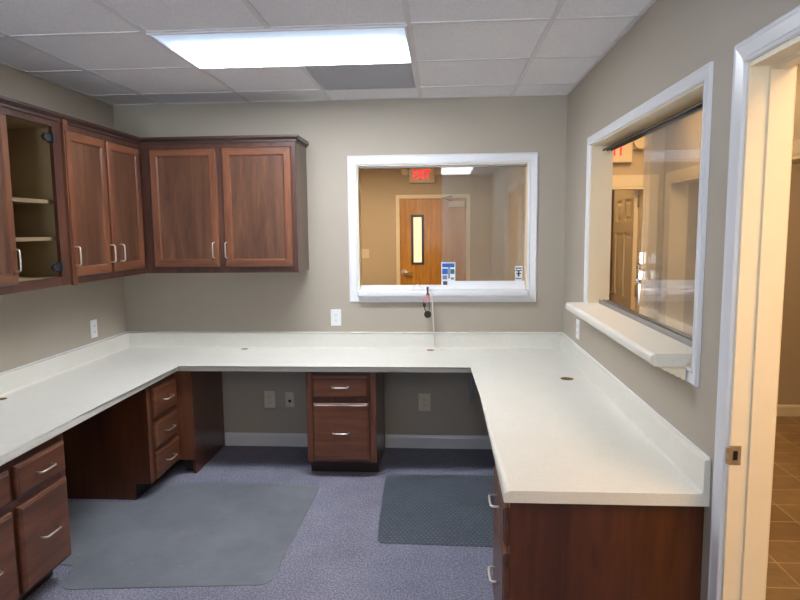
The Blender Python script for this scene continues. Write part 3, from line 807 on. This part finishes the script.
# ------------------------------------------------------------------ stickers on the back window glass
def sticker(loc, label, blocks, w, h):
    t = thing('window_sticker', label, 'sticker', loc)
    MB().box(-w/2, w/2, -.0008, 0, 0, h).build('sticker_sheet', 'paper', t)
    for name, m, a, b, c, d in blocks:
        MB().box(a, b, -.0014, -.0008, c, d).build(name, m, t)
    return t
gy = .0465
sticker((2.330, gy, 1.196), 'blue and white notice sticker on the glass edge of the back window', [
    ('print_band', 'blue', -.043, .043, .096, .124), ('print_block', 'blue', -.043, -.003, .048, .088), ('print_block', 'teal', .014, .043, .050, .084),
    ('print_figure', 'greyprint', -.001, .012, .018, .098), ('print_line', 'greyprint', -.040, -.008, .012, .040), ('print_line', 'greyprint', .018, .040, .010, .026)], .098, .132)
sticker((2.818, gy, 1.196), 'small white sticker with navy print at the right edge of the back window glass', [
    ('print_line', 'navy', -.022, .022, .084, .092), ('print_line', 'navy', -.022, -.006, .068, .076), ('print_line', 'navy', .006, .022, .068, .076),
    ('print_figure', 'navy', -.006, .006, .030, .074), ('print_line', 'navy', -.016, .018, .046, .054), ('print_line', 'navy', -.020, .020, .012, .018)], .052, .104)

# ------------------------------------------------------------------ cable and hanging tag at the window sill
def smooth_path(p, n=6):
    p = [Vector(q) for q in p]; out = []
    for i in range(len(p)-1):
        a, b, c, d = p[max(i-1, 0)], p[i], p[i+1], p[min(i+2, len(p)-1)]
        for k in range(n):
            t = k/n
            out.append(.5*((2*b)+(c-a)*t+(2*a-5*b+4*c-d)*t*t+(3*b-a-3*c+d)*t**3))
    out.append(p[-1]); return out
MB().tube(smooth_path([(2.085, -.02, 1.143), (2.095, -.03, 1.165), (2.118, -.04, 1.178), (2.145, -.05, 1.158), (2.175, -.06, 1.1435), (2.205, -.072, 1.144), (2.217, -.080, 1.12), (2.222, -.078, 1.02),
    (2.226, -.066, .92), (2.230, -.050, .82), (2.236, -.046, .755), (2.262, -.052, .733), (2.30, -.075, .7314), (2.335, -.10, .7314)]), .0042).build('cable', 'cable',
    label='thin white cable hanging from the back window sill onto the counter', cat='cable')
tg = thing('hanging_tag', 'clip with pink fob and round black tag hanging over the back window sill', 'tag', (2.187, -.078, .985))
MB().box(-.006, .006, -.004, .004, .135, .165).cyl((0, 0, .165), .008, .018, 'z', 10).cyl((.002, 0, .118), .011, .018, 'z', 10).build('clip', 'hinge', tg)
MB().tube([(.0, 0, .125), (-.008, -.004, .11), (-.020, -.004, .085), (-.022, -.004, .075)], .012, 10).tube([(.008, 0, .125), (.012, -.003, .10), (.008, -.003, .082)], .009, 8).build('fob', 'pink', tg)
MB().tube([(-.022, -.004, .078), (-.022, -.004, .045)], .010, 10).build('plug', 'dark', tg)
MB().tube([(-.022, 0, .05), (-.020, 0, .025), (-.008, 0, .008)], .0035, 6).tube([(.010, 0, .085), (.012, 0, .03), (.006, 0, .008)], .0022, 6).build('loop', 'dark', tg)
MB().cyl((0, -.005, -.008), .025, .010, 'y', 20).build('round_tag', 'dark', tg, bev=.002)

# ------------------------------------------------------------------ camera, world, view
f, yaw, pit, rol = 623.14, math.radians(3.8921), math.radians(-6.4955), math.radians(-.5678)
fw = Vector((-math.sin(yaw)*math.cos(pit), math.cos(yaw)*math.cos(pit), math.sin(pit)))
r = Vector((math.cos(yaw), math.sin(yaw), 0)); u = r.cross(fw)
r2 = r*math.cos(rol)+u*math.sin(rol); u2 = u*math.cos(rol)-r*math.sin(rol)
cd = bpy.data.cameras.new('camera'); cam = bpy.data.objects.new('camera', cd); COL.objects.link(cam)
cd.sensor_width = 36; cd.sensor_fit = 'HORIZONTAL'; cd.lens = f/800*36; cd.clip_start = .02
mw = Matrix((r2, u2, -fw)).transposed().to_4x4(); mw.translation = Vector((2.2863, -4.3295, 1.5621))
cam.matrix_world = mw
S.camera = cam
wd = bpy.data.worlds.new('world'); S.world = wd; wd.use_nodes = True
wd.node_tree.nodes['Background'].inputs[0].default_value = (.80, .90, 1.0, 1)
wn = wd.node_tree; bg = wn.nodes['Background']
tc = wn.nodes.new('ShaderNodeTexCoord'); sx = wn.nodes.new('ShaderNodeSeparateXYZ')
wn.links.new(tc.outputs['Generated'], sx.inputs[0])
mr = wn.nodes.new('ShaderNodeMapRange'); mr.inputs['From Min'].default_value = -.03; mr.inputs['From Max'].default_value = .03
mr.inputs['To Min'].default_value = 8.5; mr.inputs['To Max'].default_value = 1.0     # strong glow added below the horizon to lift the ceiling, pale sky above
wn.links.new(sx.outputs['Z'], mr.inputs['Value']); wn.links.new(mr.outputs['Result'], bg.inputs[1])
S.view_settings.view_transform = 'Standard'; S.view_settings.look = 'None'
S.view_settings.gamma = 1; S.view_settings.use_curve_mapping = False
S.view_settings.exposure = 1.3
